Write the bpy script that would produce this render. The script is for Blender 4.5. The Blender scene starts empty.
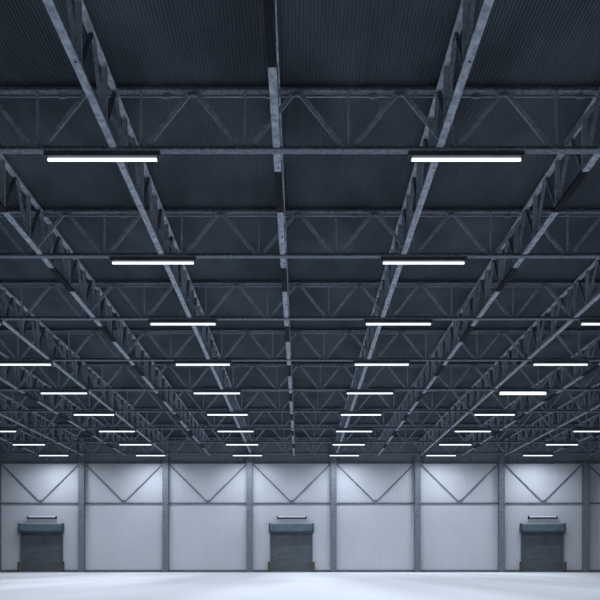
import bpy, bmesh, math, random
from mathutils import Vector, Matrix
random.seed(4)
S = bpy.context.scene
COL = S.collection

# ------------------------------------------------------------------ camera
CAM_Z = 0.66
cam = bpy.data.cameras.new('camera')
cam.sensor_width = 36.0
cam.lens = 936.0 / 600.0 * 36.0
cam.shift_y = 263.0 / 600.0
cam.clip_end = 300
cam_o = bpy.data.objects.new('camera', cam)
cam_o.location = (0, 0, CAM_Z)
cam_o.rotation_euler = (math.pi / 2, 0, 0)
COL.objects.link(cam_o)
S.camera = cam_o

# ------------------------------------------------------------------ world, exposure, light levels
w = bpy.data.worlds.new('world')
S.world = w
w.use_nodes = True
w.node_tree.nodes['Background'].inputs[0].default_value = (0.35, 0.45, 0.6, 1)
w.node_tree.nodes['Background'].inputs[1].default_value = 0.02
S.view_settings.view_transform = 'Standard'
S.view_settings.look = 'None'
S.view_settings.gamma = 1.0
S.view_settings.use_curve_mapping = False
S.view_settings.exposure = 0.04
TUBE_GLOW = 1.4             # radiance of the bare tubes
LAMP_WATTS = 178.0          # downward beam of each fixture
LAMP_COLOR = (0.80, 0.89, 1.0, 1)

# ------------------------------------------------------------------ key sizes of the hall (metres)
WALL_Y = 67.06
X0, X1 = -27.6, 26.4          # side walls
Y0 = -12.6                    # wall behind the viewer
DECK_Z = 9.48
BOT_Z = 8.26                  # underside of crossing trusses
TOP_Z = 9.36
PANEL = 1.916
ROW_Y = [17.3 + 5.96 * k for k in range(9)]
LAMP_X = [-3.65 + 6.72 * i for i in range(-3, 5)]
TRUSS_X = [-0.43 + 3.0 * k for k in range(-7, 8)]
COLUMN_X = [-21.6 + 6.0 * k for k in range(8)]
LAMP_Z = 8.126
LAMP_L = 2.02


def in_view(x, y, margin):
    return abs(x) < 0.3205 * y + margin


# ------------------------------------------------------------------ materials
def new_mat(name):
    m = bpy.data.materials.new(name)
    m.use_nodes = True
    nt = m.node_tree
    return m, nt, nt.nodes['Principled BSDF']


def mat_noise(name, c1, c2, rough=0.6, metal=0.0, scale=(8, 8, 8), detail=4, bump=0.0, spec=0.3, lo=0.35, hi=0.65, use='Object', shift=(0, 0, 0)):
    m, nt, b = new_mat(name)
    tc = nt.nodes.new('ShaderNodeTexCoord')
    mp = nt.nodes.new('ShaderNodeMapping')
    mp.inputs['Scale'].default_value = scale
    mp.inputs['Location'].default_value = shift
    n = nt.nodes.new('ShaderNodeTexNoise')
    n.inputs['Scale'].default_value = 1.0
    n.inputs['Detail'].default_value = detail
    r = nt.nodes.new('ShaderNodeValToRGB')
    r.color_ramp.elements[0].position = lo
    r.color_ramp.elements[1].position = hi
    r.color_ramp.elements[0].color = (*c1, 1)
    r.color_ramp.elements[1].color = (*c2, 1)
    L = nt.links.new
    L(tc.outputs[use], mp.inputs[0]); L(mp.outputs[0], n.inputs['Vector'])
    L(n.outputs['Fac'], r.inputs[0]); L(r.outputs[0], b.inputs['Base Color'])
    b.inputs['Roughness'].default_value = rough
    b.inputs['Metallic'].default_value = metal
    b.inputs['Specular IOR Level'].default_value = spec
    if bump:
        bp = nt.nodes.new('ShaderNodeBump')
        bp.inputs['Strength'].default_value = bump
        bp.inputs['Distance'].default_value = 0.01
        L(n.outputs['Fac'], bp.inputs['Height']); L(bp.outputs[0], b.inputs['Normal'])
    return m


STEEL = mat_noise('painted_steel', (0.095, 0.112, 0.140), (0.20, 0.228, 0.27), 0.7, 0, (12, 12, 12), 6, 0.1, 0.08)
STEEL_LONG = mat_noise('galvanised_steel', (0.18, 0.208, 0.25), (0.38, 0.42, 0.48), 0.65, 0, (14, 6, 14), 6, 0.1, 0.1)
STEEL_LIGHT = mat_noise('light_galvanised_steel', (0.23, 0.26, 0.30), (0.38, 0.42, 0.47), 0.6, 0, (12, 12, 5), 6, 0.1, 0.1)
STEEL_MID = mat_noise('grey_angle_steel', (0.20, 0.23, 0.27), (0.34, 0.38, 0.43), 0.7, 0, (12, 12, 12), 6, 0.1, 0.08)
STEEL_DARK = mat_noise('dark_steel', (0.045, 0.052, 0.065), (0.085, 0.095, 0.115), 0.55, 0, (5, 5, 5), 5, 0.0, 0.3)
COLUMN_M = mat_noise('column_steel', (0.10, 0.118, 0.142), (0.19, 0.218, 0.25), 0.55, 0, (12, 12, 9), 6, 0.1, 0.3)
DECK_M = mat_noise('roof_sheet', (0.043, 0.055, 0.067), (0.075, 0.091, 0.109), 0.9, 0, (0.9, 0.35, 1), 4, 0.0, 0.06)
WALL_M = mat_noise('wall_sheet', (0.47, 0.485, 0.52), (0.51, 0.525, 0.56), 0.5, 0, (0.25, 1, 0.3), 3, 0.0, 0.25)
FASCIA_M = mat_noise('upper_sheet', (0.16, 0.185, 0.21), (0.20, 0.225, 0.255), 0.6, 0, (0.4, 1, 0.6), 3, 0.0, 0.2)
FLOOR_M = mat_noise('polished_concrete', (0.47, 0.475, 0.50), (0.76, 0.765, 0.79), 0.6, 0, (0.17, 0.02, 1), 2, 0.0, 0.12, 0.4, 0.62, shift=(8.23, 0, 0))
TRIM_M = mat_noise('girt_steel', (0.09, 0.105, 0.13), (0.15, 0.17, 0.205), 0.55, 0, (3, 3, 3), 4, 0.0, 0.3)
CURTAIN_M = mat_noise('shutter_slats', (0.07, 0.083, 0.098), (0.10, 0.115, 0.132), 0.5, 0, (1.2, 1, 3), 4, 0.0, 0.35)
BOX_M = mat_noise('shutter_box', (0.075, 0.11, 0.135), (0.105, 0.145, 0.172), 0.4, 0, (2, 2, 2), 4, 0.0, 0.4)
BOXDARK_M = mat_noise('shutter_box_end', (0.022, 0.034, 0.044), (0.034, 0.048, 0.06), 0.4, 0, (2, 2, 2), 4, 0.0, 0.4)
HOUSING_M = mat_noise('lamp_housing', (0.05, 0.055, 0.065), (0.08, 0.085, 0.10), 0.5, 0, (4, 4, 4), 3, 0.0, 0.4)
DIFFUSER_OFF_M = mat_noise('unlit_diffuser', (0.72, 0.76, 0.80), (0.80, 0.83, 0.87), 0.3, 0, (3, 3, 3), 2, 0.0, 0.5)
BLACK_M = mat_noise('black_paint_and_shade', (0.006, 0.007, 0.010), (0.013, 0.015, 0.020), 0.7, 0, (8, 8, 8), 3, 0.0, 0.05)
YELLOW_M = mat_noise('yellow_paint', (0.20, 0.17, 0.05), (0.30, 0.26, 0.08), 0.5, 0, (8, 8, 8), 3)
PIPE_M = mat_noise('zinc_pipe', (0.22, 0.25, 0.29), (0.34, 0.37, 0.42), 0.35, 0.3, (2, 6, 6), 4, 0.0, 0.5)


def mat_emit(name, strength):
    m, nt, b = new_mat(name)
    b.inputs['Base Color'].default_value = (0.8, 0.8, 0.8, 1)
    b.inputs['Emission Color'].default_value = LAMP_COLOR
    b.inputs['Emission Strength'].default_value = strength
    return m


TUBE_M = mat_emit('lit_tube', TUBE_GLOW)
TUBE_BRIGHT_M = mat_emit('brighter_lit_tube', TUBE_GLOW * 2.5)


# ------------------------------------------------------------------ mesh helpers
def box(bm, x0, x1, y0, y1, z0, z1, mi=0):
    vs = [bm.verts.new(p) for p in ((x0, y0, z0), (x1, y0, z0), (x1, y1, z0), (x0, y1, z0),
                                    (x0, y0, z1), (x1, y0, z1), (x1, y1, z1), (x0, y1, z1))]
    for f in ((0, 3, 2, 1), (4, 5, 6, 7), (0, 1, 5, 4), (1, 2, 6, 5), (2, 3, 7, 6), (3, 0, 4, 7)):
        bm.faces.new([vs[i] for i in f]).material_index = mi


def prism(bm, prof, p0, p1, u, v, mi=0):
    """closed profile prof [(a, b)] in axes u, v extruded from p0 to p1"""
    a = [bm.verts.new(p0 + u * s + v * t) for s, t in prof]
    b = [bm.verts.new(p1 + u * s + v * t) for s, t in prof]
    n = len(prof)
    fs = [bm.faces.new(a), bm.faces.new(b[::-1])]
    for i in range(n):
        fs.append(bm.faces.new([a[i], b[i], b[(i + 1) % n], a[(i + 1) % n]]))
    for f in fs:
        f.material_index = mi


def circle(r, n, cx=0, cy=0, ph=0.0):
    return [(cx + r * math.cos(2 * math.pi * i / n + ph), cy + r * math.sin(2 * math.pi * i / n + ph)) for i in range(n)]


def mesh(name, bm, mats, smooth=False):
    bmesh.ops.recalc_face_normals(bm, faces=bm.faces)
    me = bpy.data.meshes.new(name)
    bm.to_mesh(me)
    bm.free()
    for m in (mats if isinstance(mats, (list, tuple)) else [mats]):
        me.materials.append(m)
    if smooth:
        for p in me.polygons:
            p.use_smooth = True
    return me


def put(name, me, parent=None, loc=(0, 0, 0)):
    o = bpy.data.objects.new(name, me)
    COL.objects.link(o)
    o.location = loc
    if parent is not None:
        o.parent = parent
    return o


def thing(name, label, cat, loc=(0, 0, 0), group=None):
    o = bpy.data.objects.new(name, None)
    o.empty_display_size = 0.2
    COL.objects.link(o)
    o.location = loc
    o['label'] = label
    o['category'] = cat
    if group:
        o['group'] = group
    return o


def structure(name, me, loc=(0, 0, 0), label=None):
    o = put(name, me, None, loc)
    o['kind'] = 'structure'
    if label:
        o['label'] = label
    return o


V = Vector
EX, EY, EZ = V((1, 0, 0)), V((0, 1, 0)), V((0, 0, 1))

# ------------------------------------------------------------------ floor
bm = bmesh.new()
box(bm, X0, X1, Y0, WALL_Y, -0.3, 0.0)
structure('floor', mesh('floor', bm, FLOOR_M), label='smooth pale blue grey polished concrete floor')

# ------------------------------------------------------------------ ceiling: ribbed roof sheet, ribs run away from the viewer
bm = bmesh.new()
pitch = 0.060
n = int((X1 - X0) / pitch)
prev = None
for i in range(n + 1):
    xa = X0 + i * pitch
    for dx, dz in ((0, 0), (pitch * .42, 0), (pitch * .56, .024), (pitch * .86, .024)):
        x = min(xa + dx, X1)
        cur = (bm.verts.new((x, Y0, DECK_Z + dz)), bm.verts.new((x, WALL_Y, DECK_Z + dz)))
        if prev:
            bm.faces.new((prev[0], cur[0], cur[1], prev[1]))
        prev = cur
ceil = structure('ceiling', mesh('ceiling', bm, DECK_M), label='dark ribbed metal roof sheet')
bm = bmesh.new()
box(bm, X0, X1, Y0, WALL_Y, DECK_Z + 0.06, DECK_Z + 0.25)
put('roof_insulation', mesh('roof_insulation', bm, DECK_M), ceil)

# ------------------------------------------------------------------ walls
FASCIA_Z = 7.84
bm = bmesh.new()
prev = None
n = int((X1 - X0) / 0.15)
for i in range(n + 1):
    xa = X0 + i * 0.15
    for dx, dy in ((0, 0), (0.095, 0), (0.108, 0.006), (0.137, 0.006)):
        x = min(xa + dx, X1)
        cur = (bm.verts.new((x, WALL_Y + dy, 0)), bm.verts.new((x, WALL_Y + dy, FASCIA_Z)))
        if prev:
            bm.faces.new((prev[0], cur[0], cur[1], prev[1]))
        prev = cur
wb = structure('wall_back', mesh('wall_back', bm, WALL_M), label='pale blue grey ribbed sheet wall')
bm = bmesh.new()
prev = None
n = int((X1 - X0) / 0.30)
for i in range(n + 1):
    xa = X0 + i * 0.30
    for dx, dy in ((0, 0), (0.20, 0), (0.225, 0.02), (0.275, 0.02)):
        x = min(xa + dx, X1)
        cur = (bm.verts.new((x, WALL_Y + dy - 0.02, FASCIA_Z)), bm.verts.new((x, WALL_Y + dy - 0.02, DECK_Z + 0.05)))
        if prev:
            bm.faces.new((prev[0], cur[0], cur[1], prev[1]))
        prev = cur
f = put('upper_panel', mesh('upper_panel', bm, FASCIA_M), wb)
f['label'] = 'dark grey upper wall panel'
bm = bmesh.new()
box(bm, X0, X1, WALL_Y + 0.03, WALL_Y + 0.2, 0, DECK_Z + 0.05)
put('wall_core', mesh('wall_core', bm, FASCIA_M), wb)
for nm, b4 in (('wall_left', (X0 - .2, X0, Y0, WALL_Y)), ('wall_right', (X1, X1 + .2, Y0, WALL_Y)),
               ('wall_front', (X0, X1, Y0 - .2, Y0))):
    bm = bmesh.new()
    box(bm, *b4, 0, DECK_Z + 0.05)
    structure(nm, mesh(nm, bm, WALL_M))

# girts across the back wall and the plinth
bm = bmesh.new()
box(bm, X0, X1, WALL_Y - 0.06, WALL_Y - 0.02, FASCIA_Z - 0.06, FASCIA_Z + 0.05)
box(bm, X0, X1, WALL_Y - 0.08, WALL_Y - 0.06, FASCIA_Z - 0.08, FASCIA_Z + 0.05)
structure('trim_1', mesh('trim_1', bm, TRIM_M), label='upper grey steel rail across the far wall')
bm = bmesh.new()
box(bm, X0, X1, WALL_Y - 0.05, WALL_Y - 0.0, 4.89, 4.96)
box(bm, X0, X1, WALL_Y - 0.06, WALL_Y - 0.05, 4.86, 4.99)
structure('trim_2', mesh('trim_2', bm, TRIM_M), label='middle grey steel rail across the far wall')
DOORS = (-18.48, -0.62, 17.33)
bm = bmesh.new()
xs = [X0] + [q for d in DOORS for q in (d - 1.56, d + 1.56)] + [X1]
for a, b in zip(xs[0::2], xs[1::2]):
    box(bm, a, b, WALL_Y - 0.05, WALL_Y, 0, 0.15)
    box(bm, a, b, WALL_Y - 0.07, WALL_Y, 0.15, 0.165)
structure('baseboard_back', mesh('baseboard_back', bm, TRIM_M), label='dark grey plinth along the foot of the far wall')

# ------------------------------------------------------------------ roller shutters
def slat_curtain(wd, z0, z1):
    bm = bmesh.new()
    prof = []
    h = 0.10
    nz = int((z1 - z0) / h)
    pts = []
    for i in range(nz):
        z = z0 + (z1 - z0) * i / nz
        d = (z1 - z0) / nz
        pts += [(0, z), (-0.018, z + d * .15), (-0.018, z + d * .80), (0, z + d * .93)]
    pts.append((0, z1))
    pr = None
    for y, z in pts:
        c = (bm.verts.new((-wd / 2, y, z)), bm.verts.new((wd / 2, y, z)))
        if pr:
            bm.faces.new((pr[0], pr[1], c[1], c[0]))
        pr = c
    box(bm, -wd / 2, wd / 2, 0.004, 0.03, z0, z1)
    return bm


curtain_me = mesh('curtain', slat_curtain(2.90, 0.09, 2.94), CURTAIN_M)
bm = bmesh.new(); box(bm, -1.43, 1.43, -0.035, 0.035, 0.0, 0.09); box(bm, -1.40, 1.40, -0.05, -0.035, 0.03, 0.06)
bar_me = mesh('bottom_bar', bm, TRIM_M)
bm = bmesh.new()
for a in ((-0.045, 0.045, 0.05, 0.07), (-0.045, -0.03, -0.07, 0.05), (0.03, 0.045, -0.07, 0.05), (-0.045, 0.045, -0.085, -0.07)):
    box(bm, *a, 0, 2.9)
rail_me = mesh('guide_rail', bm, CURTAIN_M)
bm = bmesh.new()
pr = [(0, 2.78), (0, 3.40), (-0.32, 3.40), (-0.37, 3.35), (-0.37, 2.84), (-0.32, 2.78)]
prism(bm, pr, V((-1.55, 0, 0)), V((1.55, 0, 0)), EY, EZ)
box(bm, -1.47, 1.47, -0.378, -0.365, 2.90, 3.32)
boxm = mesh('shutter_box', bm, BOX_M)
bm = bmesh.new()
pr = [(0, 2.76), (0, 3.43), (-0.35, 3.43), (-0.40, 3.38), (-0.40, 2.81), (-0.35, 2.76)]
prism(bm, pr, V((-0.05, 0, 0)), V((0.05, 0, 0)), EY, EZ)
end_me = mesh('end_plate', bm, BOXDARK_M)
bm = bmesh.new(); box(bm, -1.53, 1.53, -0.40, -0.34, 2.75, 2.87)
lip_me = mesh('lower_lip', bm, BOXDARK_M)
bm = bmesh.new(); box(bm, -0.03, 0.03, -0.39, -0.377, 2.96, 3.24)
tag_me = mesh('rating_plate', bm, BOXDARK_M)
for i, x in enumerate(DOORS):
    d = bpy.data.objects.new('door_%d' % (i + 1), None)
    COL.objects.link(d)
    d.location = (x, WALL_Y - 0.09, 0)
    d['kind'] = 'structure'
    d['label'] = 'grey steel roller shutter, the ' + ('left', 'middle', 'right')[i] + ' of three on the far wall'
    put('curtain', curtain_me, d)
    put('bottom_bar', bar_me, d)
    for s in (-1, 1):
        put('guide_rail', rail_me, d, (s * 1.475, 0, 0))
    b = put('shutter_box', boxm, d, (0, 0.08, 0.06))
    b['label'] = 'blue grey shutter roll housing'
    for s in (-1, 1):
        put('end_plate', end_me, b, (s * 1.555, 0, 0))
    put('lower_lip', lip_me, b)
    if i == 1:
        put('rating_plate', tag_me, b, (-1.30, 0, 0))

# ------------------------------------------------------------------ columns on the back wall
bm = bmesh.new()
W2 = 0.215
box(bm, -W2, W2, -0.36, -0.335, 0.02, DECK_Z - 0.03)
box(bm, -W2, W2, -0.045, -0.02, 0.02, DECK_Z - 0.03)
box(bm, -0.012, 0.012, -0.335, -0.045, 0.02, DECK_Z - 0.03)
shaft_me = mesh('shaft', bm, COLUMN_M)
bm = bmesh.new(); box(bm, -0.25, 0.25, -0.42, 0, 0, 0.03)
for sx in (-.2, .2):
    prism(bm, circle(0.018, 6), V((sx, -0.39, 0.03)), V((sx, -0.39, 0.07)), EX, EY)
base_me = mesh('base_plate', bm, TRIM_M)
bm = bmesh.new(); box(bm, -0.16, 0.16, -0.375, -0.36, 7.60, 7.92)
box(bm, -0.05, 0.05, -0.40, -0.375, 7.66, 7.86)
splice_me = mesh('splice_plate', bm, COLUMN_M)
col_labels = ['cropped by the left edge of the view', 'next to the left shutter on its right side', 'fourth to the left of the middle shutter light bay',
              'just left of the middle shutter', 'just right of the middle shutter', 'second to the right of the middle shutter',
              'just left of the right shutter', 'just right of the right shutter']
col_labels[2] = 'second to the left of the middle shutter'
for x, lb in zip(COLUMN_X, col_labels):
    t = thing('steel_column', 'grey steel wall column, ' + lb, 'column', (x, WALL_Y, 0), 'steel columns along the far wall')
    put('shaft', shaft_me, t); put('base_plate', base_me, t); put('splice_plate', splice_me, t)

# ------------------------------------------------------------------ V braces on the back wall
bay_words = {0: 'in the bay above the left shutter', 1: 'in the bay right of the left shutter', 2: 'in the bay left of the middle shutter',
             3: 'in the bay above the middle shutter', 4: 'in the bay right of the middle shutter', 5: 'in the bay left of the right shutter',
             6: 'in the bay above the right shutter', 7: 'cropped by the right edge of the view'}
arms = []
for s in (-1, 1):
    bm = bmesh.new()
    p0, p1 = V((s * 2.76, -0.045, 7.66)), V((s * 0.06, -0.045, 4.98))
    d = (p1 - p0).normalized(); u = d.cross(EY)
    prism(bm, [(-.045, -.01), (.045, -.01), (.045, .0), (-.045, .0)], p0, p1, u, EY)
    prism(bm, [(-.045, -.01), (-.03, -.01), (-.03, .02), (-.045, .02)], p0, p1, u, EY)
    arms.append(mesh('brace_arm', bm, TRIM_M))
bm = bmesh.new()
prism(bm, [(-.16, 4.95), (.16, 4.95), (.09, 5.10), (-.09, 5.10)], V((0, -0.07, 0)), V((0, -0.055, 0)), EX, EZ)
plate_me = mesh('gusset_plate', bm, TRIM_M)
for k in range(8):
    t = thing('wall_brace', 'V shaped grey steel wall brace ' + bay_words[k], 'brace', (-18.6 + 6 * k, WALL_Y, 0.06), 'V braces between the wall columns')
    for a in arms:
        put('brace_arm', a, t)
    put('gusset_plate', plate_me, t)

# ------------------------------------------------------------------ trusses
HALF = PANEL / 2


def member_mesh(name, p0, p1, wide, deep, mat, plane_n):
    """channel section: 'wide' lies in the truss plane, 'deep' across it"""
    bm = bmesh.new()
    d = (p1 - p0).normalized()
    u = d.cross(plane_n).normalized()
    a, b, t = wide / 2, deep / 2, 0.012
    prof = [(-a, b), (-a + t, b), (-a + t, -b + t), (a - t, -b + t), (a - t, b), (a, b), (a, -b), (-a, -b)] if wide > deep * 0.7 else \
           [(-a, -b), (a, -b), (a, -b + t), (t / 2, -b + t), (t / 2, b - t), (a, b - t), (a, b), (-a, b), (-a, b - t), (-t / 2, b - t), (-t / 2, -b + t), (-a, -b + t)]
    prism(bm, prof, p0, p1, u, plane_n)
    return mesh(name, bm, mat)


def chord_mesh(name, axis, c0, c1, z, width, mat, lip=0.03):
    bm = bmesh.new()
    side = EX if axis is EY else EY
    h = width / 2
    # wide bottom flange with small upturned lips and an upright web
    prof = [(-h, 0), (h, 0), (h, lip), (h - .012, lip), (h - .012, .014), (.012, .014), (.012, .10), (-.012, .10), (-.012, .014), (-h + .012, .014), (-h + .012, lip), (-h, lip)]
    p0 = axis * c0 + EZ * z
    p1 = axis * c1 + EZ * z
    prism(bm, prof, p0, p1, side, EZ)
    return mesh(name, bm, mat)


def gusset(name, axis, wide, h, deep, z, mat, flip=False):
    bm = bmesh.new()
    side = EX if axis is EY else EY
    a, b = wide / 2, wide / 3.2
    prof = [(-a, 0), (a, 0), (b, h), (-b, h)]
    if flip:
        prof = [(-b, -h), (b, -h), (a, 0), (-a, 0)]
    prism(bm, prof, side * (-deep / 2) + EZ * z, side * (deep / 2) + EZ * z, axis, EZ)
    return mesh(name, bm, mat)


ord_words = ['nearest', 'second', 'third', 'fourth', 'fifth', 'sixth', 'seventh', 'eighth', 'ninth']

# crossing trusses (left to right)
BZ, TZ = 0.0, TOP_Z - BOT_Z        # local heights, truss origin at its underside
cr_b = chord_mesh('bottom_chord', EX, X0 + .05, X1 - .05, 0, 0.20, STEEL, 0.035)
cr_t = chord_mesh('top_chord', EX, X0 + .05, X1 - .05, TZ + 0.0, 0.16, STEEL, 0.045)
dgl = member_mesh('diagonal', V((0.07, 0, .05)), V((HALF - .05, 0, TZ - .01)), .085, .05, STEEL_MID, EY)
dgr = member_mesh('diagonal', V((-0.07, 0, .05)), V((-HALF + .05, 0, TZ - .01)), .085, .05, STEEL_MID, EY)
vert = member_mesh('upright', V((0, 0, .03)), V((0, 0, TZ)), .038, .09, STEEL_MID, EY)
gb = gusset('gusset_plate', EX, .27, .085, .08, .016, STEEL_MID)
gt = gusset('gusset_plate', EX, .24, .06, .08, TZ - .02, STEEL, True)
pipe_me_cache = {}
bm = bmesh.new(); prism(bm, circle(.016, 8), V((X0 + .1, 0, 0)), V((X1 - .1, 0, 0)), EY, EZ)
pipe_me = mesh('pipe', bm, PIPE_M, True)
bm = bmesh.new(); box(bm, -.07, .07, -.035, .035, -.028, .03); box(bm, -.012, .012, -.012, .012, .03, .07)
clamp_me = mesh('clamp', bm, STEEL)
behind = {-1: 'before the nearest visible one', -2: 'straight above the viewer', -3: 'behind the viewer'}
for r in range(-3, 9):
    y = ROW_Y[0] + 5.96 * r
    if r < 0:
        lb = 'steel truss crossing the hall ' + behind[r]
    elif r == 8:
        lb = 'steel truss crossing the hall closest to the far wall'
    elif r == 0:
        lb = 'steel truss crossing the hall nearest the viewer, topmost in the photo'
    else:
        lb = 'steel truss crossing the hall, %s counted from the nearest' % ord_words[r]
    t = thing('crossing_truss', lb, 'roof truss', (0, y, BOT_Z), 'steel trusses crossing the hall from side to side')
    put('bottom_chord', cr_b, t); put('top_chord', cr_t, t)
    p = thing('conduit_pipe', 'thin grey pipe clamped under the top beam of the %s crossing truss' % ord_words[r] if r >= 0 else 'thin grey pipe under the crossing truss ' + behind[r], 'pipe',
              (0, y + 0.055, TOP_Z - 0.055), 'pipes along the crossing trusses')
    put('pipe', pipe_me, p)
    for j in range(-14, 15):
        x = -1.02 + PANEL * j
        if not (X0 + 1.2 < x < X1 - 1.2) or not in_view(x, max(y, 14), 1.6):
            continue
        put('upright', vert, t, (x, 0, 0))
        put('diagonal', dgl, t, (x, 0, 0))
        put('diagonal', dgr, t, (x, 0, 0))
        put('gusset_plate', gb, t, (x, 0, 0))
        put('gusset_plate', gt, t, (x + HALF, 0, 0))
        if r < 6:
            put('clamp', clamp_me, p, (x + .46, 0, 0))

# lengthwise trusses (towards the far wall)
LBZ = 0.035
LY0, LY1 = -2.5, WALL_Y - 0.40
lg_b = chord_mesh('bottom_chord', EY, LY0, LY1, LBZ, 0.132, STEEL_LONG, 0.04)
lg_t = chord_mesh('top_chord', EY, LY0, LY1, TZ + 0.005, 0.13, STEEL_LONG, 0.04)
ldf = member_mesh('diagonal', V((0, 0.06, .08)), V((0, HALF - .05, TZ + .02)), .06, .07, STEEL, EX)
ldn = member_mesh('diagonal', V((0, -0.06, .08)), V((0, -HALF + .05, TZ + .02)), .06, .07, STEEL, EX)
lv = member_mesh('upright', V((0, 0, .06)), V((0, 0, TZ + .02)), .05, .10, STEEL_LIGHT, EX)
lgb = gusset('gusset_plate', EY, .26, .09, .03, .05, STEEL_LONG)
lgt = gusset('gusset_plate', EY, .26, .09, .03, TZ + .02, STEEL_LONG, True)
bm = bmesh.new()
prism(bm, circle(.017, 8), V((0, 0, LBZ - .012)), V((0, 0, LBZ + .004)), EX, EY)
bolt_me = mesh('bolt', bm, BLACK_M)
bm = bmesh.new(); box(bm, -.068, .068, -.12, .12, LBZ - .008, LBZ + .001)
spl_me = mesh('splice_plate', bm, STEEL_LONG)
mid = 7
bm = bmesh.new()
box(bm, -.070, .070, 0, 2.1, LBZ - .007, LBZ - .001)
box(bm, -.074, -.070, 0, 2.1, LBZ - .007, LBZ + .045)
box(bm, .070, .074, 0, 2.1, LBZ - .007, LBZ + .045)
shade_strip_me = mesh('shade_strip', bm, BLACK_M)  # black strip painting the shaded stretches of the bottom chord
for k, x in enumerate(TRUSS_X):
    q = k - mid
    side = 'left' if q < 0 else 'right'
    if q == 0:
        lb = 'middle lengthwise steel roof truss seen edge on above the middle shutter'
    elif abs(q) == 1:
        lb = 'lengthwise steel roof truss, first to the %s of the middle one' % side
    else:
        lb = 'lengthwise steel roof truss, %s to the %s of the middle one' % (ord_words[abs(q) - 1], side)
    t = thing('lengthwise_truss', lb, 'roof truss', (x, 0, BOT_Z), 'steel trusses running away to the far wall')
    put('bottom_chord', lg_b, t); put('top_chord', lg_t, t)
    for j in range(-2, 28):
        y = 14.5 + PANEL * j
        if y > LY1 - .3 or not in_view(x, y, 1.6) or y < 11.5:
            continue
        put('upright', lv, t, (0, y, 0))
        if y + HALF < LY1:
            put('diagonal', ldf, t, (0, y, 0))
        put('diagonal', ldn, t, (0, y, 0))
        put('gusset_plate', lgb, t, (0, y, 0))
        put('gusset_plate', lgt, t, (0, y - HALF, 0))
        if y < 34:
            put('bolt', bolt_me, t, (.012, y - .25, 0))
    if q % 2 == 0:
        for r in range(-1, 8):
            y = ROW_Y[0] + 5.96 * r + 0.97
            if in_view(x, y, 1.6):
                put('shade_strip', shade_strip_me, t, (0, y, 0))['label'] = 'short black strip painted as shade under the bottom beam'
    for y in (16.1, 22.6, 28.2, 34.5, 40.2, 46.2, 52.0, 58.0):
        if in_view(x, y, 1):
            put('splice_plate', spl_me, t, (0, y, 0))

# ------------------------------------------------------------------ lamps
HL = LAMP_L / 2


def lamp_parts(bright=False):
    """housing, lit tube, end caps, hanger plates; origin at the tube axis centre"""
    r = .032 if not bright else .058
    bm = bmesh.new()
    zt = .034 if not bright else .060
    prof = [(-.075, zt), (.075, zt), (.055, BOT_Z - LAMP_Z - .012), (-.055, BOT_Z - LAMP_Z - .012)]
    prism(bm, prof, V((-HL - .06, 0, 0)), V((HL + .06, 0, 0)), EY, EZ)
    h = mesh('housing', bm, HOUSING_M)
    bm = bmesh.new()
    prism(bm, circle(r, 12, 0, -.012), V((-HL, 0, 0)), V((HL, 0, 0)), EY, EZ)
    tb = mesh('tube', bm, TUBE_BRIGHT_M if bright else TUBE_M)
    bm = bmesh.new()
    prism(bm, circle(r + .004, 12), V((-.02, 0, 0)), V((.02, 0, 0)), EY, EZ)
    box(bm, -.02, .02, -.03, .03, 0, zt + .005)
    c = mesh('end_cap', bm, HOUSING_M)
    bm = bmesh.new()
    box(bm, -.03, .03, -.05, .05, BOT_Z - LAMP_Z - .013, BOT_Z - LAMP_Z)
    m = mesh('mounting_clip', bm, STEEL_DARK)
    return h, tb, c, m


beam = bpy.data.lights.new('beam', 'AREA')
beam.shape = 'RECTANGLE'
beam.size = LAMP_L
beam.size_y = 0.07
beam.spread = math.radians(168)
beam.energy = LAMP_WATTS
beam.color = LAMP_COLOR[:3]


def make_lamp(parts, label, loc, group):
    t = thing('ceiling_lamp', label, 'ceiling lamp', loc, group)
    put('housing', parts[0], t)
    put('tube', parts[1], t)
    put('beam', beam, t, (0, 0, -.07))
    for s in (-1, 1):
        put('end_cap', parts[2], t, (s * (HL + .02), 0, 0))
        put('mounting_clip', parts[3], t, (s * .62, 0, 0))
    return t


NORMAL, BRIGHT = lamp_parts(), lamp_parts(True)
# the two inner lines of lamps flank the middle truss; further lines count outwards
line_words = {0: 'first left of the middle', 1: 'first right of the middle',
              -1: 'second left of the middle', 2: 'second right of the middle',
              -2: 'third left of the middle', 3: 'third right of the middle',
              -3: 'fourth left of the middle', 4: 'fourth right of the middle'}
for r in range(-3, 9):
    y = ROW_Y[0] + 5.96 * r
    for i in range(-3, 5):
        x = -3.65 + 6.72 * i
        if not in_view(x, max(y, 11), 1.1 if r > 1 else 4.5):
            continue
        if r < 0:  # unseen lamp rows, added to brighten the nearest bays
            lb = 'unseen tube lamp under the truss ' + behind[r] + ', ' + line_words[i]
        elif r == 8:
            lb = 'white tube lamp under the crossing truss nearest the wall, ' + line_words[i]
        else:
            lb = 'white tube lamp under the %s crossing truss, %s' % (ord_words[r], line_words[i])
        br = (r == 4 and i == 2)
        if br:
            lb = 'brightest and thickest white tube lamp, under the fifth truss on the right'
        make_lamp(BRIGHT if br else NORMAL, lb, (x, y, LAMP_Z), 'tube lamps under the crossing trusses')

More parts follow.
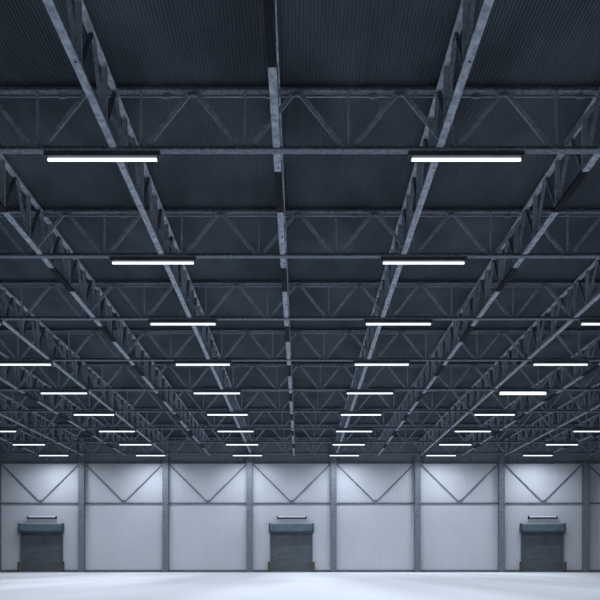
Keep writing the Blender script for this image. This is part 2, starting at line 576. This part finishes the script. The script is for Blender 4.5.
# unlit wall lamps over the shutters
bm = bmesh.new()
prism(bm, [(0, -.10), (-.06, -.11), (-.16, -.05), (-.16, -.015), (-.05, .02), (0, .05)], V((-.99, 0, 0)), V((.99, 0, 0)), EY, EZ)
wh = mesh('housing', bm, HOUSING_M)
bm = bmesh.new()
prism(bm, circle(.05, 12, -.12, .035), V((-.97, 0, 0)), V((.97, 0, 0)), EY, EZ)
wd = mesh('diffuser', bm, DIFFUSER_OFF_M, False)
bm = bmesh.new()
prism(bm, [(0, -.12), (-.18, -.12), (-.19, .09), (0, .09)], V((-.03, 0, 0)), V((.03, 0, 0)), EY, EZ)
we = mesh('end_cap', bm, BLACK_M)
for i, x in enumerate(DOORS):
    t = thing('wall_lamp', 'slim pale wall lamp with dark ends above the %s roller shutter' % ('left', 'middle', 'right')[i],
              'wall lamp', (x + (0.02, 0.03, 0.03)[i], WALL_Y, 3.93), 'wall lamps above the shutters')
    put('housing', wh, t); put('diffuser', wd, t)
    for s in (-1, 1):
        put('end_cap', we, t, (s * 1.01, 0, 0))

# ------------------------------------------------------------------ striped guard posts beside the shutters
bm = bmesh.new()
z1 = 0.02
for i in range(8):
    z0, z1 = z1, z1 + (.065 if i % 2 == 0 else .105)
    prism(bm, circle(.075, 14), V((0, 0, z0)), V((0, 0, z1)), EX, EY, i % 2)
post_me = mesh('post', bm, [YELLOW_M, BLACK_M])
bm = bmesh.new()
a = circle(.075, 14); b = circle(.045, 14)
va = [bm.verts.new((x, y, .70)) for x, y in a]; vb = [bm.verts.new((x, y, .73)) for x, y in b]
bm.faces.new(vb); bm.faces.new(va[::-1])
for i in range(14):
    bm.faces.new((va[i], va[(i + 1) % 14], vb[(i + 1) % 14], vb[i]))
cap_me = mesh('cap', bm, BLACK_M)
bm = bmesh.new(); box(bm, -.10, .10, -.10, .10, 0, .02)
foot_me = mesh('base_plate', bm, BLACK_M)
for i, x in enumerate(DOORS):
    for s in (-1, 1):
        t = thing('guard_post', 'short black and yellow striped guard post at the %s side of the %s shutter' % ('left' if s < 0 else 'right', ('left', 'middle', 'right')[i]),
                  'guard post', (x + s * 1.60, WALL_Y - 0.30, 0), 'striped guard posts beside the shutters')
        put('post', post_me, t); put('cap', cap_me, t); put('base_plate', foot_me, t)
